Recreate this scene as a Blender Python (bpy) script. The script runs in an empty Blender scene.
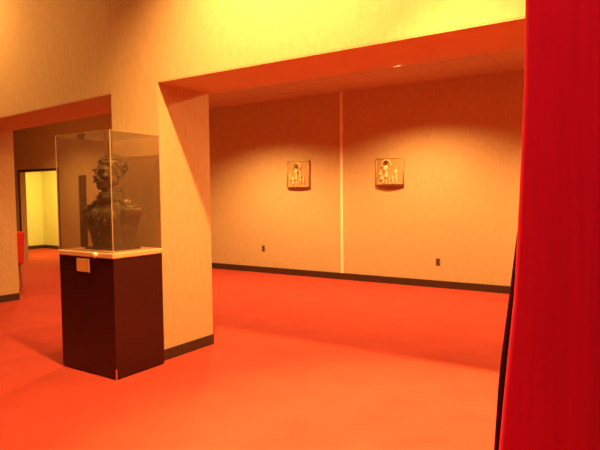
import bpy, bmesh, math, random
from mathutils import Vector, Matrix
random.seed(4)
C = bpy.context.scene.collection
S = bpy.context.scene

# ------------------------------------------------------------ camera, world, lights, exposure
F, PITCH, ROLL, YAW, EYE = 541.68, 0.0544, 0.0098, 0.5769, 1.5
fw = Vector((-math.sin(YAW)*math.cos(PITCH), math.cos(YAW)*math.cos(PITCH), -math.sin(PITCH)))
r0 = Vector((math.cos(YAW), math.sin(YAW), 0)); u0 = r0.cross(fw)
cr, sr = math.cos(ROLL), math.sin(ROLL)
rr = cr*r0 - sr*u0; uu = sr*r0 + cr*u0
cam = bpy.data.cameras.new('camera'); co = bpy.data.objects.new('camera', cam); C.objects.link(co)
cam.sensor_width = 36; cam.sensor_fit = 'HORIZONTAL'; cam.lens = F/600*36; cam.clip_start = 0.05
M = Matrix((rr, uu, -fw)).transposed().to_4x4(); M.translation = (0, 0, EYE)
co.matrix_world = M
S.camera = co

YF, YB, YW = 3.416, 4.079, 8.444       # front wall face, its back face, back wall
XL, XJ = -4.3655, -3.7257              # pillar
HD, HC, HL = 2.531, 3.292, 4.6         # header underside, inner ceiling, lobby ceiling
YD = 7.275                             # dark corridor wall

w = bpy.data.worlds.new('world'); S.world = w; w.use_nodes = True
w.node_tree.nodes['Background'].inputs[0].default_value = (1.0, 0.45, 0.10, 1)
w.node_tree.nodes['Background'].inputs[1].default_value = 0.02
S.view_settings.view_transform = 'Standard'; S.view_settings.look = 'None'
S.view_settings.gamma = 1; S.view_settings.use_curve_mapping = False
S.view_settings.exposure = 0.0

WARM = (1.0, 0.49, 0.12)
def spot(name, loc, power, size=150, blend=0.35, radius=0.05, col=WARM, rot=(0, 0, 0)):
    l = bpy.data.lights.new(name, 'SPOT'); l.energy = power; l.color = col
    l.spot_size = math.radians(size); l.spot_blend = blend; l.shadow_soft_size = radius
    o = bpy.data.objects.new(name, l); C.objects.link(o); o.location = loc; o.rotation_euler = rot
    return o
# lobby downlights (wash the front wall) and added spots, then inner-room ones likewise, then the room beyond the corridor
LOBBY = [(-2.4, 2.405, 1650, 108), (-0.45, 2.405, 300, 130), (-7.3, 2.72, 280, 165)]
for x, y, p, sz in LOBBY:
    spot('lobby_spot', (x, y, HL-0.03), p, sz, 0.9, 0.06, rot=(math.radians(10), 0, 0))
spot('lobby_spot', (-0.95, 2.42, HL-0.03), 3500, 56, 0.7, 0.05, rot=(math.radians(3.5), 0, 0))  # narrow spot added to brighten a pool on the carpet
for x, y, p in [(-2.6, 0.1, 110), (0.3, 0.3, 240)]:
    spot('lobby_spot', (x, y, HL-0.03), p, 150, 0.4, 0.06)
spot('lobby_spot', (-5.9, 0.2, HL-0.03), 300, 80, 1.0, 0.06, rot=(math.radians(62), 0, 0))  # added fill, tilted at the left wall to lift its tone
INNER = [(-10.2, 5.9, 300), (-5.95, 6.82, 780), (-3.0, 7.08, 680), (-0.1, 6.82, 700)]
for x, y, p in INNER:
    spot('inner_spot', (x, y, HC-0.02), p, 148, 0.65, 0.05, col=(1.0, 0.55, 0.15), rot=(math.radians(-8), 0, 0))
q = Vector((-3.73, 3.85, 1.9)) - Vector((1.2, 6.2, HC-0.03))
spot('inner_spot', (1.2, 6.2, HC-0.03), 420, 30, 1.0, 0.05, col=(1.0, 0.55, 0.15)).rotation_euler = q.to_track_quat('-Z', 'Y').to_euler()  # unseen spot added to light the upper jamb
a = bpy.data.lights.new('side_room_light', 'AREA'); a.energy = 125; a.size = 1.2; a.color = (1.0, 0.80, 0.12)
ao = bpy.data.objects.new('side_room_light', a); C.objects.link(ao); ao.location = (-13.2, 8.45, 2.8)

# ------------------------------------------------------------ materials
def mat(name, base, rough=0.8, metal=0.0, noise=None, scale=20, stretch=(1, 1, 1), bump=0, bscale=200, spec=0.3, coat=0):
    m = bpy.data.materials.new(name); m.use_nodes = True; nt = m.node_tree; b = nt.nodes['Principled BSDF']
    b.inputs['Base Color'].default_value = (*base, 1); b.inputs['Roughness'].default_value = rough
    b.inputs['Metallic'].default_value = metal; b.inputs['Specular IOR Level'].default_value = spec
    b.inputs['Coat Weight'].default_value = coat; b.inputs['Coat Roughness'].default_value = 0.12
    tc = nt.nodes.new('ShaderNodeTexCoord'); mp = nt.nodes.new('ShaderNodeMapping')
    mp.inputs['Scale'].default_value = stretch; nt.links.new(tc.outputs['Object'], mp.inputs['Vector'])
    if noise:
        n = nt.nodes.new('ShaderNodeTexNoise'); n.inputs['Scale'].default_value = scale; n.inputs['Detail'].default_value = 5
        nt.links.new(mp.outputs[0], n.inputs['Vector'])
        r = nt.nodes.new('ShaderNodeValToRGB'); r.color_ramp.elements[0].position = 0.3; r.color_ramp.elements[1].position = 0.7
        r.color_ramp.elements[0].color = (*base, 1); r.color_ramp.elements[1].color = (*noise, 1)
        nt.links.new(n.outputs['Fac'], r.inputs[0]); nt.links.new(r.outputs[0], b.inputs['Base Color'])
    if bump:
        n2 = nt.nodes.new('ShaderNodeTexNoise'); n2.inputs['Scale'].default_value = bscale; n2.inputs['Detail'].default_value = 3
        nt.links.new(mp.outputs[0], n2.inputs['Vector'])
        bp = nt.nodes.new('ShaderNodeBump'); bp.inputs['Strength'].default_value = bump; bp.inputs['Distance'].default_value = 0.01
        nt.links.new(n2.outputs['Fac'], bp.inputs['Height']); nt.links.new(bp.outputs[0], b.inputs['Normal'])
    return m
wallpaper = mat('tan_wallpaper', (0.55, 0.39, 0.22), 0.85, noise=(0.61, 0.44, 0.26), scale=30, stretch=(1, 1, 0.35), bump=0.25, bscale=90)
carpet = mat('red_carpet', (0.38, 0.050, 0.040), 0.95, noise=(0.43, 0.060, 0.046), scale=3, bump=0.5, bscale=250, spec=0.1)
basem = mat('dark_baseboard', (0.055, 0.022, 0.015), 0.5, noise=(0.07, 0.03, 0.02), scale=12)
plaster = mat('white_plaster', (0.50, 0.36, 0.20), 0.9, noise=(0.54, 0.39, 0.22), scale=4, bump=0.1)
darkwood = mat('dark_panelling', (0.24, 0.12, 0.07), 0.6, noise=(0.29, 0.15, 0.085), scale=5, stretch=(6, 6, 0.6))
darkstrip = mat('dark_strip_brown', (0.05, 0.02, 0.012), 0.5, noise=(0.07, 0.028, 0.016), scale=5, stretch=(6, 6, 0.6))
yellowm = mat('yellow_paint', (0.72, 0.66, 0.42), 0.8, noise=(0.75, 0.69, 0.45), scale=3)
creamstrip = mat('cream_strip', (0.92, 0.86, 0.66), 0.5, noise=(0.95, 0.90, 0.70), scale=10)
veneer = mat('maroon_veneer', (0.034, 0.0055, 0.004), 0.4, noise=(0.044, 0.007, 0.005), scale=40, bump=0.05, coat=0.1)
slabm = mat('tan_slab', (0.66, 0.46, 0.26), 0.45, noise=(0.70, 0.50, 0.30), scale=20)
brass = mat('brass', (0.90, 0.55, 0.22), 0.35, 0.3, noise=(0.85, 0.50, 0.20), scale=30)
chrome = mat('chrome', (0.9, 0.88, 0.8), 0.28, 1.0)
glintm = mat('pale_glint_metal', (0.95, 0.90, 0.70), 0.38, 0.35, spec=0.9)  # pale tone carries the slab-edge glint
bronze = mat('dark_bronze', (0.075, 0.055, 0.035), 0.5, 0.35, noise=(0.12, 0.085, 0.05), scale=9, bump=0.2, bscale=40)
bronze_lt = mat('worn_bronze', (0.20, 0.15, 0.09), 0.4, 0.6, noise=(0.14, 0.10, 0.06), scale=20)
gilt = mat('gilt_panel', (0.52, 0.35, 0.17), 0.45, 0.25, noise=(0.60, 0.41, 0.20), scale=25, bump=0.2, bscale=60)
giltfig = mat('bright_gilt', (0.95, 0.80, 0.48), 0.4, 0.1, noise=(0.88, 0.72, 0.40), scale=40)
darkfig = mat('dark_patina', (0.16, 0.06, 0.03), 0.5, 0.2, noise=(0.20, 0.08, 0.04), scale=30)
outletm = mat('brown_plate', (0.20, 0.09, 0.05), 0.4, noise=(0.23, 0.11, 0.06), scale=20)
socketm = mat('dark_socket', (0.04, 0.02, 0.015), 0.5, noise=(0.05, 0.025, 0.02), scale=20)
velvet = mat('red_velvet', (0.66, 0.006, 0.11), 0.9, noise=(0.74, 0.008, 0.13), scale=6, stretch=(8, 8, 0.4), spec=0.05)
velvet.node_tree.nodes['Principled BSDF'].inputs['Sheen Weight'].default_value = 0.55
velvet.node_tree.nodes['Principled BSDF'].inputs['Sheen Tint'].default_value = (1.0, 0.22, 0.2, 1)
lining = mat('black_lining', (0.030, 0.008, 0.008), 0.9, noise=(0.04, 0.010, 0.010), scale=10, spec=0.05)
chairred = mat('red_upholstery', (0.50, 0.02, 0.02), 0.8, noise=(0.58, 0.03, 0.025), scale=10)
metal_w = mat('white_enamel', (0.85, 0.82, 0.75), 0.35)

def emis(name, col, s):
    m = bpy.data.materials.new(name); m.use_nodes = True; nt = m.node_tree
    b = nt.nodes['Principled BSDF']; b.inputs['Emission Color'].default_value = (*col, 1); b.inputs['Emission Strength'].default_value = s
    return m
lampglow = emis('lamp_glow', (1, 0.62, 0.25), 6)

# ceiling tiles: thin darker joints
ctile = mat('ceiling_tile', (0.70, 0.62, 0.52), 0.9)
nt = ctile.node_tree; b = nt.nodes['Principled BSDF']; tc = [n for n in nt.nodes if n.type == 'TEX_COORD'][0]
bk = nt.nodes.new('ShaderNodeTexBrick'); bk.offset = 0; bk.inputs['Scale'].default_value = 1; bk.inputs['Brick Width'].default_value = 0.61
bk.inputs['Row Height'].default_value = 0.61; bk.inputs['Mortar Size'].default_value = 0.008
bk.inputs['Color1'].default_value = (0.60, 0.42, 0.28, 1); bk.inputs['Color2'].default_value = (0.53, 0.40, 0.30, 1); bk.inputs['Mortar'].default_value = (0.42, 0.31, 0.24, 1)
nt.links.new(tc.outputs['Object'], bk.inputs['Vector']); nt.links.new(bk.outputs['Color'], b.inputs['Base Color'])

# clear acrylic: see-through with mirror reflection by angle and a faint haze
acr = bpy.data.materials.new('clear_acrylic'); acr.use_nodes = True; nt = acr.node_tree; nt.nodes.clear()
out = nt.nodes.new('ShaderNodeOutputMaterial'); tr = nt.nodes.new('ShaderNodeBsdfTransparent'); tr.inputs[0].default_value = (0.93, 0.90, 0.86, 1)
gl = nt.nodes.new('ShaderNodeBsdfGlossy'); gl.inputs['Roughness'].default_value = 0.02
df = nt.nodes.new('ShaderNodeBsdfDiffuse'); df.inputs[0].default_value = (0.55, 0.42, 0.28, 1)
lw = nt.nodes.new('ShaderNodeLayerWeight'); lw.inputs['Blend'].default_value = 0.5
pw = nt.nodes.new('ShaderNodeMath'); pw.operation = 'POWER'; pw.inputs[1].default_value = 4
fr = nt.nodes.new('ShaderNodeMath'); fr.operation = 'MULTIPLY_ADD'; fr.inputs[1].default_value = 0.8; fr.inputs[2].default_value = 0.03
nt.links.new(lw.outputs['Facing'], pw.inputs[0]); nt.links.new(pw.outputs[0], fr.inputs[0])
mx = nt.nodes.new('ShaderNodeMixShader'); mx.inputs[0].default_value = 0.06
mx2 = nt.nodes.new('ShaderNodeMixShader')
nt.links.new(tr.outputs[0], mx.inputs[1]); nt.links.new(df.outputs[0], mx.inputs[2])
nt.links.new(fr.outputs[0], mx2.inputs[0]); nt.links.new(mx.outputs[0], mx2.inputs[1]); nt.links.new(gl.outputs[0], mx2.inputs[2])
nt.links.new(mx2.outputs[0], out.inputs[0])
edgem = mat('acrylic_edge', (0.90, 0.75, 0.50), 0.25, spec=0.6)
edgem.node_tree.nodes['Principled BSDF'].inputs['Transmission Weight'].default_value = 0.35
edgem.node_tree.nodes['Principled BSDF'].inputs['Alpha'].default_value = 0.5

# ------------------------------------------------------------ helpers
def box(bm, x0, x1, y0, y1, z0, z1, Mx=None):
    vs = [bm.verts.new(v) for v in ((x0,y0,z0),(x1,y0,z0),(x1,y1,z0),(x0,y1,z0),(x0,y0,z1),(x1,y0,z1),(x1,y1,z1),(x0,y1,z1))]
    for f in ((3,2,1,0),(4,5,6,7),(0,1,5,4),(1,2,6,5),(2,3,7,6),(3,0,4,7)): bm.faces.new([vs[i] for i in f])
    if Mx: bmesh.ops.transform(bm, matrix=Mx, verts=vs)
    return vs
def ell(bm, c, r, seg=24, rot=None):
    m = Matrix.Translation(c) @ (rot if rot else Matrix()) @ Matrix.Diagonal((*r, 1))
    bmesh.ops.create_uvsphere(bm, u_segments=seg, v_segments=max(8, seg//2), radius=1, matrix=m)
def cyl(bm, c, r1, r2, h, seg=32, rot=None, sc=(1, 1, 1)):
    m = Matrix.Translation(c) @ (rot if rot else Matrix()) @ Matrix.Diagonal((*sc, 1))
    bmesh.ops.create_cone(bm, cap_ends=True, segments=seg, radius1=r1, radius2=r2, depth=h, matrix=m)
def tube(bm, pts, r, seg=8):
    pts = [Vector(p) for p in pts]; rings = []
    for i, p in enumerate(pts):
        t = (pts[min(i+1, len(pts)-1)] - pts[max(i-1, 0)]).normalized()
        up = Vector((0, 0, 1)) if abs(t.z) < .9 else Vector((1, 0, 0))
        s = t.cross(up).normalized(); n = s.cross(t); rad = r[i] if isinstance(r, (list, tuple)) else r
        rings.append([bm.verts.new(p + rad*(math.cos(2*math.pi*k/seg)*s + math.sin(2*math.pi*k/seg)*n)) for k in range(seg)])
    for A, B in zip(rings, rings[1:]):
        for k in range(seg): bm.faces.new((A[k], A[(k+1) % seg], B[(k+1) % seg], B[k]))
    bm.faces.new(rings[0][::-1]); bm.faces.new(rings[-1])
def loft(bm, rings):
    R = [[bm.verts.new(p) for p in ring] for ring in rings]; n = len(R[0])
    for A, B in zip(R, R[1:]):
        for k in range(n): bm.faces.new((A[k], A[(k+1) % n], B[(k+1) % n], B[k]))
    bm.faces.new(R[0][::-1]); bm.faces.new(R[-1])
def obj(name, bm, m, parent=None, smooth=False, bevel=0, segs=2, loc=None):
    bmesh.ops.recalc_face_normals(bm, faces=bm.faces)
    me = bpy.data.meshes.new(name); bm.to_mesh(me); bm.free(); me.materials.append(m)
    if smooth:
        for p in me.polygons: p.use_smooth = True
    o = bpy.data.objects.new(name, me); C.objects.link(o)
    if parent: o.parent = parent
    if loc: o.location = loc
    if bevel:
        b = o.modifiers.new('bevel', 'BEVEL'); b.width = bevel; b.segments = segs; b.limit_method = 'ANGLE'
    return o
def boxes(name, lst, m, parent=None, bevel=0, kind=None):
    bm = bmesh.new()
    for l in lst: box(bm, *l)
    o = obj(name, bm, m, parent, bevel=bevel)
    if kind: o['kind'] = kind
    return o
def struct(name, lst, m, parent=None): return boxes(name, lst, m, parent, kind=None if parent else 'structure')
def thing(name, label, cat, loc=(0, 0, 0), rz=0, group=None):
    o = bpy.data.objects.new(name, None); C.objects.link(o); o.location = loc; o.rotation_euler = (0, 0, rz)
    o['label'] = label; o['category'] = cat; o.empty_display_size = 0.1
    if group: o['group'] = group
    return o

# ------------------------------------------------------------ setting
XR = 3.0
struct('floor', [(-20, XR+0.2, -4.2, 12, -0.1, 0)], carpet)
# front wall: pillar + header over the right opening
struct('wall_front', [(XL, XJ, YF, YB, 0, HL), (XJ, XR, YF, YB, HD, HL)], wallpaper)
# left stretch of the front wall turns about five degrees
PH = 0.0904
Lm = Matrix.Translation((XL, YF, 0)) @ Matrix.Rotation(math.pi-PH, 4, 'Z') @ Matrix.Diagonal((1, -1, 1, 1))
# local x runs left along the wall, local y runs into its thickness
TH = YB-YF
JL = 3.545
bm = bmesh.new(); box(bm, 0.0, JL, 0, TH, 2.50, HL, Lm); box(bm, JL, 9.5, 0, TH, 0, HL, Lm)
wl = obj('wall_left', bm, wallpaper); wl['kind'] = 'structure'
struct('ceiling', [(-20, XR, YB, 10.2, HC, HC+0.1)], ctile)
struct('ceiling_lobby', [(-14, XR+0.2, -4.2, YF, HL, HL+0.1)], plaster)
# soffits under the headers: painted plaster board
struct('trim_1', [(XJ, XR, YF+0.001, YB, HD-0.012, HD)], plaster)
bm = bmesh.new(); box(bm, 0.0, JL, 0.001, TH, 2.488, 2.50, Lm); t = obj('trim_2', bm, plaster); t['kind'] = 'structure'
struct('wall_back', [(-8.9, XR, YW, YW+0.15, 0, HC)], wallpaper)
struct('wall_right', [(XR, XR+0.2, -4.2, YW+0.15, 0, HL+0.1)], wallpaper)
struct('wall_near', [(-14, XR+0.2, -4.4, -4.2, 0, HL+0.1)], wallpaper)
struct('wall_lobby_left', [(-14.2, -14, -4.2, 5.2, 0, HL+0.1)], wallpaper)
# corridor wall with its doorway
DX0, DX1, DT = -12.74, -11.22, 2.12
struct('wall_corridor', [(-20, DX0, YD, YD+0.14, 0, HC), (DX1, -8.9, YD, YD+0.14, 0, HC), (DX0, DX1, YD, YD+0.14, DT, HC),
                         (-9.04, -8.9, YD+0.14, YW+0.15, 0, HC)], wallpaper)
struct('corridor_strip', [(-10.42, -10.2, YD-0.03, YD, 0, 1.98)], darkstrip)  # narrow dark upright strip against the corridor wall
struct('wall_far_left', [(-20, -19.85, 5.0, YD, 0, HC)], darkwood)
struct('trim_3', [(DX0-0.05, DX0, YD-0.02, YD, 0, DT+0.05), (DX1, DX1+0.05, YD-0.02, YD, 0, DT+0.05), (DX0, DX1, YD-0.02, YD, DT, DT+0.05)], basem)
# the side room behind it
struct('wall_side_room', [(-15.45, -15.3, YD+0.14, 9.4, 0, 2.95), (-15.45, -9.04, 9.4, 9.55, 0, 2.95)], yellowm)
struct('ceiling_side_room', [(-15.45, -9.04, YD+0.14, 9.55, 2.95, 3.0)], plaster)
struct('baseboard_side_room', [(-15.3, -15.285, YD+0.14, 9.385, 0, 0.10), (-15.3, -9.04, 9.385, 9.4, 0, 0.10)], basem)
# baseboards
struct('baseboard_back', [(-8.9, XR, YW-0.015, YW, 0, 0.115)], basem)
struct('baseboard_front', [(XL-0.012, XJ+0.012, YF-0.012, YF, 0, 0.10), (XJ, XJ+0.012, YF, YB, 0, 0.10), (XL-0.012, XL, YF+0.0, YB, 0, 0.10)], basem)
struct('baseboard_corridor', [(-20, DX0-0.07, YD-0.015, YD, 0, 0.10), (DX1+0.07, -8.9, YD-0.015, YD, 0, 0.10)], basem)
bm = bmesh.new(); box(bm, JL-0.012, 9.4, -0.012, 0, 0, 0.10, Lm); box(bm, JL-0.012, JL, 0, TH, 0, 0.10, Lm)
t = obj('baseboard_left', bm, basem); t['kind'] = 'structure'
# pale joint strip down the back wall
struct('trim_4', [(-4.632, -4.578, YW-0.012, YW, 0.115, HC)], creamstrip)

# ------------------------------------------------------------ display case
CX, CY, CW, CD, PHt, GH = -3.6465, 2.829, 0.735, 0.525, 1.0, 2.031
case = thing('display_case', 'tall dark maroon museum display case with clear acrylic cover beside the wallpapered pillar', 'display case', (CX-CW/2, CY+CD/2, 0))
hw, hd_ = CW/2, CD/2
bm = bmesh.new(); box(bm, -hw+0.002, hw-0.002, -hd_+0.002, hd_-0.002, 0.012, PHt); box(bm, -hw+0.01, hw-0.01, -hd_+0.01, hd_-0.01, 0.0, 0.012)
pl = obj('plinth', bm, veneer, case, bevel=0.003)
boxes('corner_strip', [(hw-0.006, hw+0.0015, -hd_-0.0015, -hd_+0.006, 0.0, 0.09)], chrome, case)
boxes('top_slab', [(-hw-0.006, hw+0.006, -hd_-0.006, hd_+0.006, PHt, PHt+0.046)], slabm, case, bevel=0.008)
T = 0.008; z0, z1 = PHt+0.046, GH
for nm, bx in (('front', (-hw, hw, -hd_, -hd_+T, z0, z1)), ('rear', (-hw, hw, hd_-T, hd_, z0, z1)),
               ('left', (-hw, -hw+T, -hd_+T, hd_-T, z0, z1)), ('right', (hw-T, hw, -hd_+T, hd_-T, z0, z1)),
               ('top', (-hw, hw, -hd_, hd_, z1, z1+T))):
    boxes('acrylic_pane', [bx], acr, case)
e = 0.003
for sx in (-1, 1):
    for sy in (-1, 1):
        bm = bmesh.new(); x = sx*hw; y = sy*hd_; box(bm, min(x, x-sx*2*e)-0.001, max(x, x-sx*2*e)+0.001, min(y, y-sy*2*e)-0.001, max(y, y-sy*2*e)+0.001, z0, z1+T)
        obj('cover_edge', bm, edgem, case, bevel=0.002)
bm = bmesh.new()
for sy in (-1, 1):
    y = sy*hd_; box(bm, -hw, hw, min(y, y-sy*0.006), max(y, y-sy*0.006), z1+T, z1+T+0.002)
for sx in (-1, 1):
    x = sx*hw; box(bm, min(x, x-sx*0.006), max(x, x-sx*0.006), -hd_+0.006, hd_-0.006, z1+T, z1+T+0.002)
obj('cover_rim', bm, edgem, case)
# name plate on the front (facing -Y)
px0, px1 = -hw+0.345*CW, -hw+0.575*CW
plq = boxes('name_plate', [(px0, px1, -hd_-0.004, -hd_+0.002, 0.872, 0.985)], brass, case, bevel=0.0015)
for sx in (px0+0.012, px1-0.012):
    for sz in (0.884, 0.973):
        bm = bmesh.new(); ell(bm, (sx, -hd_-0.004, sz), (0.004, 0.002, 0.004), 12); obj('screw', bm, chrome, plq, True)
# knob on the slab edge, made pale to stand in for a lamp highlight
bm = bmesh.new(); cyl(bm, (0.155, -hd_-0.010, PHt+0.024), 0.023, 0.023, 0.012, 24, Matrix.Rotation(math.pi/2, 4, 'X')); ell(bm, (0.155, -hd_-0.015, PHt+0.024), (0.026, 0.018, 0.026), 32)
glint_knob = obj('glint_knob', bm, glintm, case, True); glint_knob['label'] = 'pale round knob standing in for a lamp glint on the slab edge'

# ------------------------------------------------------------ bronze bust in the case (faces the plate side)
bust = thing('bronze_bust', 'dark bronze bust of an officer with fringed epaulettes inside the acrylic case', 'bust', (CX-CW/2+0.02, CY+CD/2+0.0, PHt+0.046))
bm = bmesh.new()
N = 40
def ring(z, a, b_, cy=0, p=2.3):
    o = []
    for k in range(N):
        t = 2*math.pi*k/N; c, s = math.cos(t), math.sin(t)
        o.append((a*abs(c)**(2/p)*(1 if c >= 0 else -1), cy+b_*abs(s)**(2/p)*(1 if s >= 0 else -1), z))
    return o
loft(bm, [ring(0.0, .205, .125, 0.01), ring(.03, .210, .128, 0.01), ring(.09, .220, .130, .005), ring(.17, .235, .135, 0), ring(.25, .252, .138, 0),
          ring(.31, .258, .128, .005), ring(.35, .235, .112, .01), ring(.385, .175, .098, .015), ring(.415, .130, .10, .02), ring(.44, .105, .098, .02)])
for s in (-1, 1):
    ell(bm, (s*.235, .01, .285), (.075, .095, .095))            # shoulder
    ell(bm, (s*.085, -.085, .27), (.10, .06, .09))               # chest
    ell(bm, (s*.222, .01, .20), (.062, .085, .10))               # stump of upper arm
cyl(bm, (0, .018, .46), .102, .090, .16, 32)                     # neck
ell(bm, (0, .030, .715), (.108, .132, .112), 32)                 # cranium
ell(bm, (0, -.022, .655), (.094, .108, .120), 32)                # face
ell(bm, (0, -.055, .585), (.070, .072, .068))                    # jaw
ell(bm, (0, -.105, .553), (.034, .030, .034))                    # chin
for s in (-1, 1):
    ell(bm, (s*.040, -.118, .692), (.036, .022, .013))           # brow
    ell(bm, (s*.056, -.090, .636), (.032, .034, .026))           # cheekbone
    ell(bm, (s*.036, -.112, .668), (.016, .014, .011))           # eye
    ell(bm, (s*.107, .018, .650), (.012, .027, .038), rot=Matrix.Rotation(0.15, 4, 'X'))    # ear
    ell(bm, (s*.018, -.138, .618), (.014, .016, .012))           # nostril
    ell(bm, (s*.030, -.126, .597), (.038, .018, .012), rot=Matrix.Rotation(s*0.25, 4, 'Y'))  # moustache
    ell(bm, (s*.072, -.020, .60), (.030, .055, .050))            # side of jaw
tube(bm, [(0, -.115, .700), (0, -.138, .665), (0, -.150, .632), (0, -.142, .618)], [.015, .018, .021, .017], 12)   # nose
ell(bm, (0, -.122, .578), (.028, .014, .008))                    # lower lip
body = obj('figure', bm, bronze, bust, True)
m = body.modifiers.new('r', 'REMESH'); m.mode = 'VOXEL'; m.voxel_size = 0.003; m.use_smooth_shade = True
m = body.modifiers.new('s', 'SMOOTH'); m.factor = 0.6; m.iterations = 5
# short hair cap with wavy tufts
bm = bmesh.new(); random.seed(7)
for i in range(170):
    th = random.uniform(0, 2*math.pi); ph = random.uniform(0.0, 1.75)
    x = math.sin(ph)*math.cos(th); y = math.sin(ph)*math.sin(th); z = math.cos(ph)
    if y < -0.35 and z < 0.30: continue
    if z < 0.05 and abs(x) > .7 and y < .3: continue
    ell(bm, (x*.110, .030+y*.134, .715+z*.112), (.019, .019, .009), 10, rot=Matrix.Rotation(th, 4, 'Z') @ Matrix.Rotation(ph, 4, 'Y'))
hair = obj('hair', bm, bronze, bust, True)
# stand-up collar
bm = bmesh.new()
def cring(z, a, b_, cy): return [(a*math.cos(2*math.pi*k/32), cy+b_*math.sin(2*math.pi*k/32), z) for k in range(32)]
loft(bm, [cring(.41, .132, .115, .014), cring(.435, .126, .112, .014), cring(.49, .114, .106, .010), cring(.502, .110, .102, .010)])
obj('collar', bm, bronze, bust, True)
for s in (-1, 1):   # embroidery on the collar
    bm = bmesh.new()
    for k in range(5): ell(bm, (s*(.03+.016*k), -.100+.006*k*k*.35+.0, .455), (.010, .006, .020), 10)
    obj('collar_embroidery', bm, bronze_lt, bust, True)
for s in (-1, 1):   # epaulettes
    bm = bmesh.new(); cx = s*.258
    ell(bm, (cx, .01, .378), (.070, .078, .020), 28, rot=Matrix.Rotation(s*.16, 4, 'Y'))
    tube(bm, [(s*.11, .012, .425), (s*.16, .01, .408), (s*.22, .01, .392)], [.026, .034, .04], 14)
    ep = obj('epaulette', bm, bronze_lt, bust, True)
    bm = bmesh.new()
    for k in range(30):
        t = -math.pi*0.62 + 2*math.pi*0.62*k/29
        c, sn = math.cos(t), math.sin(t); x = cx+s*.070*c; y = .01+.078*sn; zt = .366 - .010*c
        tube(bm, [(x-s*.006*c, y-.006*sn, zt+.008), (x+s*.006*c, y+.008*sn, zt-.012), (x+s*.008*c, y+.010*sn, zt-.055-.004*(k % 3))], [.006, .0062, .005], 8)
    obj('fringe', bm, bronze_lt, ep, True)
for k in range(5): bm = bmesh.new(); ell(bm, (0, -.138+.02*abs(k-2)*.4-.002, .08+.062*k), (.011, .009, .011), 14); obj('tunic_button', bm, bronze_lt, bust, True)
for j, (x, z, r) in enumerate([(-.115, .285, .022), (-.065, .29, .022), (.10, .25, .034), (.055, .295, .018)]):
    bm = bmesh.new(); pts = []
    for k in range(16):
        R_ = r if k % 2 == 0 else r*.45; t = math.pi*k/8; pts.append((x+R_*math.cos(t), z+R_*math.sin(t)))
    y = -.148
    loft(bm, [[(p[0], y, p[1]) for p in pts], [(p[0], y+.022, p[1]) for p in pts]]); ell(bm, (x, y, z), (r*.4, .006, r*.4), 12)
    obj('medal', bm, bronze_lt, bust)
bm = bmesh.new(); box(bm, -.215, .215, -.125, .140, 0, .018); obj('bust_base', bm, bronze, bust, bevel=.005)

# ------------------------------------------------------------ gilt relief panels on the back wall
def relief(name, label, x0, x1, z0, z1, figs, bow=0.055, arch=(0, 0, 0)):
    W, H_ = x1-x0, z1-z0
    t = thing(name, label, 'wall relief', ((x0+x1)/2, YW, z0), group=None)
    bm = bmesh.new(); n = 20; fr_, bk_ = [], []
    def yy(u): return -(0.03 + bow*(1-u*u))
    def section(z, gx=1, dy=0):
        pts = [(u*W/2*gx, yy(u)+dy, z) for u in [-1+2*k/n for k in range(n+1)]]
        return pts + [(W/2*gx, 0, z), (-W/2*gx, 0, z)]
    loft(bm, [section(0.0), section(H_)])
    p = obj('panel', bm, gilt, t)
    # raised border
    bm = bmesh.new()
    for zz in (0.012, H_-0.012):
        tube(bm, [(u*W/2*.97, yy(u)-.002, zz) for u in [-1+2*k/n for k in range(n+1)]], .009, 8)
    for s in (-1, 1): tube(bm, [(s*W/2*.97, yy(.97)-.003, 0.012), (s*W/2*.97, yy(.97)-.003, H_-0.012)], .009, 8)
    obj('border', bm, gilt, t, True)
    bm = bmesh.new(); loft(bm, [section(-0.018, 1.0, -.006), section(-0.001, 1.0, -.006)]); obj('bottom_ledge', bm, darkfig, t)
    # arch (nimbus) above the main figure
    ax, az, ar = arch
    bm = bmesh.new(); tube(bm, [(ax+ar*math.cos(a_), yy(ax/(W/2))-.008, az+ar*math.sin(a_)) for a_ in [math.pi*(-.12+1.24*k/18) for k in range(19)]], .012, 8)
    obj('arch', bm, giltfig, t, True)
    for fx, fz, fh, mm in figs:      # robed figures in relief
        y = yy(fx/(W/2))
        bm = bmesh.new()
        rs = [(0, .115, .06), (.12, .11, .07), (.4, .085, .065), (.62, .10, .06), (.75, .085, .05), (.80, .03, .03)]
        loft(bm, [[(fx+fh*a_*math.cos(2*math.pi*k/16), y-.008+fh*b2*math.sin(2*math.pi*k/16), fz+fh*q) for k in range(16)] for q, a_, b2 in rs])
        for s in (-1, 1): tube(bm, [(fx+s*fh*.09, y-.015, fz+fh*.72), (fx+s*fh*.12, y-.025, fz+fh*.55), (fx+s*fh*.03, y-.04, fz+fh*.5)], fh*.03, 8)
        g = obj('relief_figure', bm, giltfig, t, True)
        bm = bmesh.new(); ell(bm, (fx, y-.018, fz+fh*.88), (fh*.06, fh*.06, fh*.09), 14)
        if mm: ell(bm, (fx, y-.020, fz+fh*.955), (fh*.14, fh*.06, fh*.060), 14); cyl(bm, (fx, y-.02, fz+fh*1.03), fh*.08, fh*.03, fh*.12, 16)
        obj('head', bm, darkfig if mm else giltfig, g, True)
    return t
relief('gilt_relief', 'small square gilt relief panel left of the pale joint strip on back wall', -5.755, -5.262, 1.655, 2.145,
       [(-.015, .13, .26, True), (-.15, .13, .15, False), (-.09, .05, .17, False), (.075, .10, .17, False), (.14, .06, .15, False), (.0, .03, .12, False), (.06, .02, .11, False)], bow=.022, arch=(-.015, .36, .085))
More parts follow.
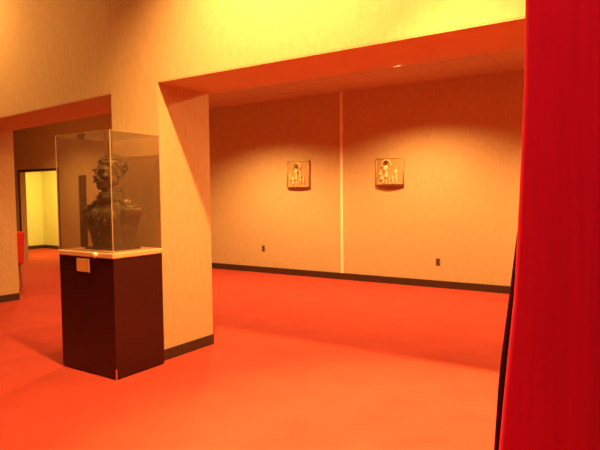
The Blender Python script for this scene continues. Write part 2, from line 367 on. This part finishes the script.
relief('gilt_relief', 'small square gilt relief panel right of the pale joint strip on back wall', -3.935, -3.435, 1.665, 2.115,
       [(-.04, .11, .27, True), (-.14, .08, .17, False), (-.10, .03, .13, False), (.135, .11, .18, False), (.08, .03, .13, False), (.02, .02, .12, False), (-.04, .02, .11, False), (.14, .02, .11, False)], bow=.042, arch=(-.04, .33, .08))

# ------------------------------------------------------------ outlets
def outlet(x, z, label):
    t = thing('wall_outlet', label, 'outlet', (x, YW, z), group=None)
    bm = bmesh.new(); box(bm, -.036, .036, -.007, 0, -.058, .058); obj('cover_plate', bm, outletm, t, bevel=.003)
    for s in (-1, 1):
        bm = bmesh.new(); cyl(bm, (0, -.008, s*.024), .018, .018, .006, 20, Matrix.Rotation(math.pi/2, 4, 'X')); obj('socket', bm, socketm, t)
outlet(-6.35, .475, 'small brown wall outlet low on the back wall below the left relief, nearest the pillar')
outlet(-2.862, .415, 'small brown wall outlet low on the back wall right of the pale strip')

# ------------------------------------------------------------ recessed ceiling light in the inner room
def downlight(x, y, label):
    t = thing('ceiling_light', label, 'ceiling light', (x, y, HC))
    bm = bmesh.new(); n = 32
    prof = [(.062, -.001), (.062, -.014), (.075, -.022), (.095, -.018), (.105, -.006), (.105, -.001)]
    R = [[bm.verts.new((r*math.cos(2*math.pi*k/n), r*math.sin(2*math.pi*k/n), z)) for k in range(n)] for r, z in prof]
    for i in range(len(R)):
        A, B = R[i], R[(i+1) % len(R)]
        for k in range(n): bm.faces.new((A[k], A[(k+1) % n], B[(k+1) % n], B[k]))
    obj('trim_ring', bm, metal_w, t, True)
    bm = bmesh.new(); cyl(bm, (0, 0, -.003), .06, .06, .004, 32); obj('lens', bm, lampglow, t)
downlight(-3.0, 7.08, 'recessed ceiling light peeking out past the header underside in the inner room')

# ------------------------------------------------------------ chair beyond the left opening
def chair(loc, rz):
    t = thing('upholstered_chair', 'red upholstered chair just behind the left edge of the far opening', 'chair', loc, rz)
    bm = bmesh.new(); box(bm, -.25, .25, -.24, .26, .38, .47); obj('seat', bm, chairred, t, bevel=.03, segs=4)
    bm = bmesh.new(); vs = box(bm, -.25, .25, -.30, -.22, .40, .95, Matrix.Shear('XY', 4, (0, 0)))
    for v in vs:
        if v.co.z > .9: v.co.y -= .05
    obj('backrest', bm, chairred, t, bevel=.035, segs=5)
    for sx in (-1, 1):
        for sy in (-1, 1):
            bm = bmesh.new(); tube(bm, [(sx*.21, .01+sy*.22, .40), (sx*.225, .01+sy*.245, 0)], [.022, .015], 12); obj('leg', bm, darkwood, t)
chair((-9.12, 4.815, 0), math.pi/2)

# ------------------------------------------------------------ foreground curtain
cur = thing('stage_curtain', 'heavy red velvet curtain with black lining hanging in the right foreground', 'curtain', (-0.255, 1.656, 0))
o_ = Vector((-0.31, 1.62, 0)); rd = Vector((math.cos(YAW), math.sin(YAW), 0)); fd = Vector((-math.sin(YAW), math.cos(YAW), 0))
def interp(z, tab):
    if z <= tab[0][0]: return tab[0][1]
    for (a_, va), (b2, vb) in zip(tab, tab[1:]):
        if z <= b2: return va+(vb-va)*(z-a_)/(b2-a_)
    return tab[-1][1]
# left offset of the velvet edge and of the lining with height (metres)
VEL = [(0.0, -.128), (0.6, -.102), (.95, -.073), (1.2, -.050), (1.45, -.040), (1.8, -.028), (3.6, -.022)]
LIN = [(0.0, -.135), (0.6, -.100), (.95, -.080), (1.2, -.050), (1.45, -.022), (1.8, .02), (3.6, .035)]
def cloth(edge, dback, amp, nm, m, width=1.5):
    bm = bmesh.new(); nz, nu = 40, 150; rows = []
    for i in range(nz+1):
        z = .015+3.6*i/nz; row = []
        for j in range(nu+1):
            s = width*j/nu
            k = max(0, 1-s/.5); off = interp(z, edge)*k
            wv = amp*(math.sin(s*23+.6+.25*math.sin(z*1.1))+.2*math.sin(s*47+1.3+.3*z)+.5*math.sin(s*9.5+.2*z)) * (1.0-.18*z/3.6)
            roll = .06*math.exp(-s/.04)       # edge turns back
            p = rd*(s+off) + fd*(wv+roll+dback) + Vector((0, 0, z))
            row.append(bm.verts.new(p))
        rows.append(row)
    for A, B in zip(rows, rows[1:]):
        for j in range(nu): bm.faces.new((A[j], A[j+1], B[j+1], B[j]))
    o = obj(nm, bm, m, cur, True)
    so = o.modifiers.new('s', 'SOLIDIFY'); so.thickness = .004
    return o
cloth(VEL, 0, .017, 'velvet_panel', velvet)
cloth(LIN, .035, .017, 'lining', lining)
# rail above the picture carries the curtain
bm = bmesh.new(); tube(bm, [rd*(-.15)+Vector((0, 0, 3.66)), rd*1.6+Vector((0, 0, 3.66))], .02, 12); obj('rail', bm, brass, cur, True)
for k in range(2): bm = bmesh.new(); p = rd*(.1+1.2*k); tube(bm, [p+Vector((0, 0, 3.66)), p+Vector((0, 0, HL))], .01, 8); obj('rail_hanger', bm, brass, cur, True)
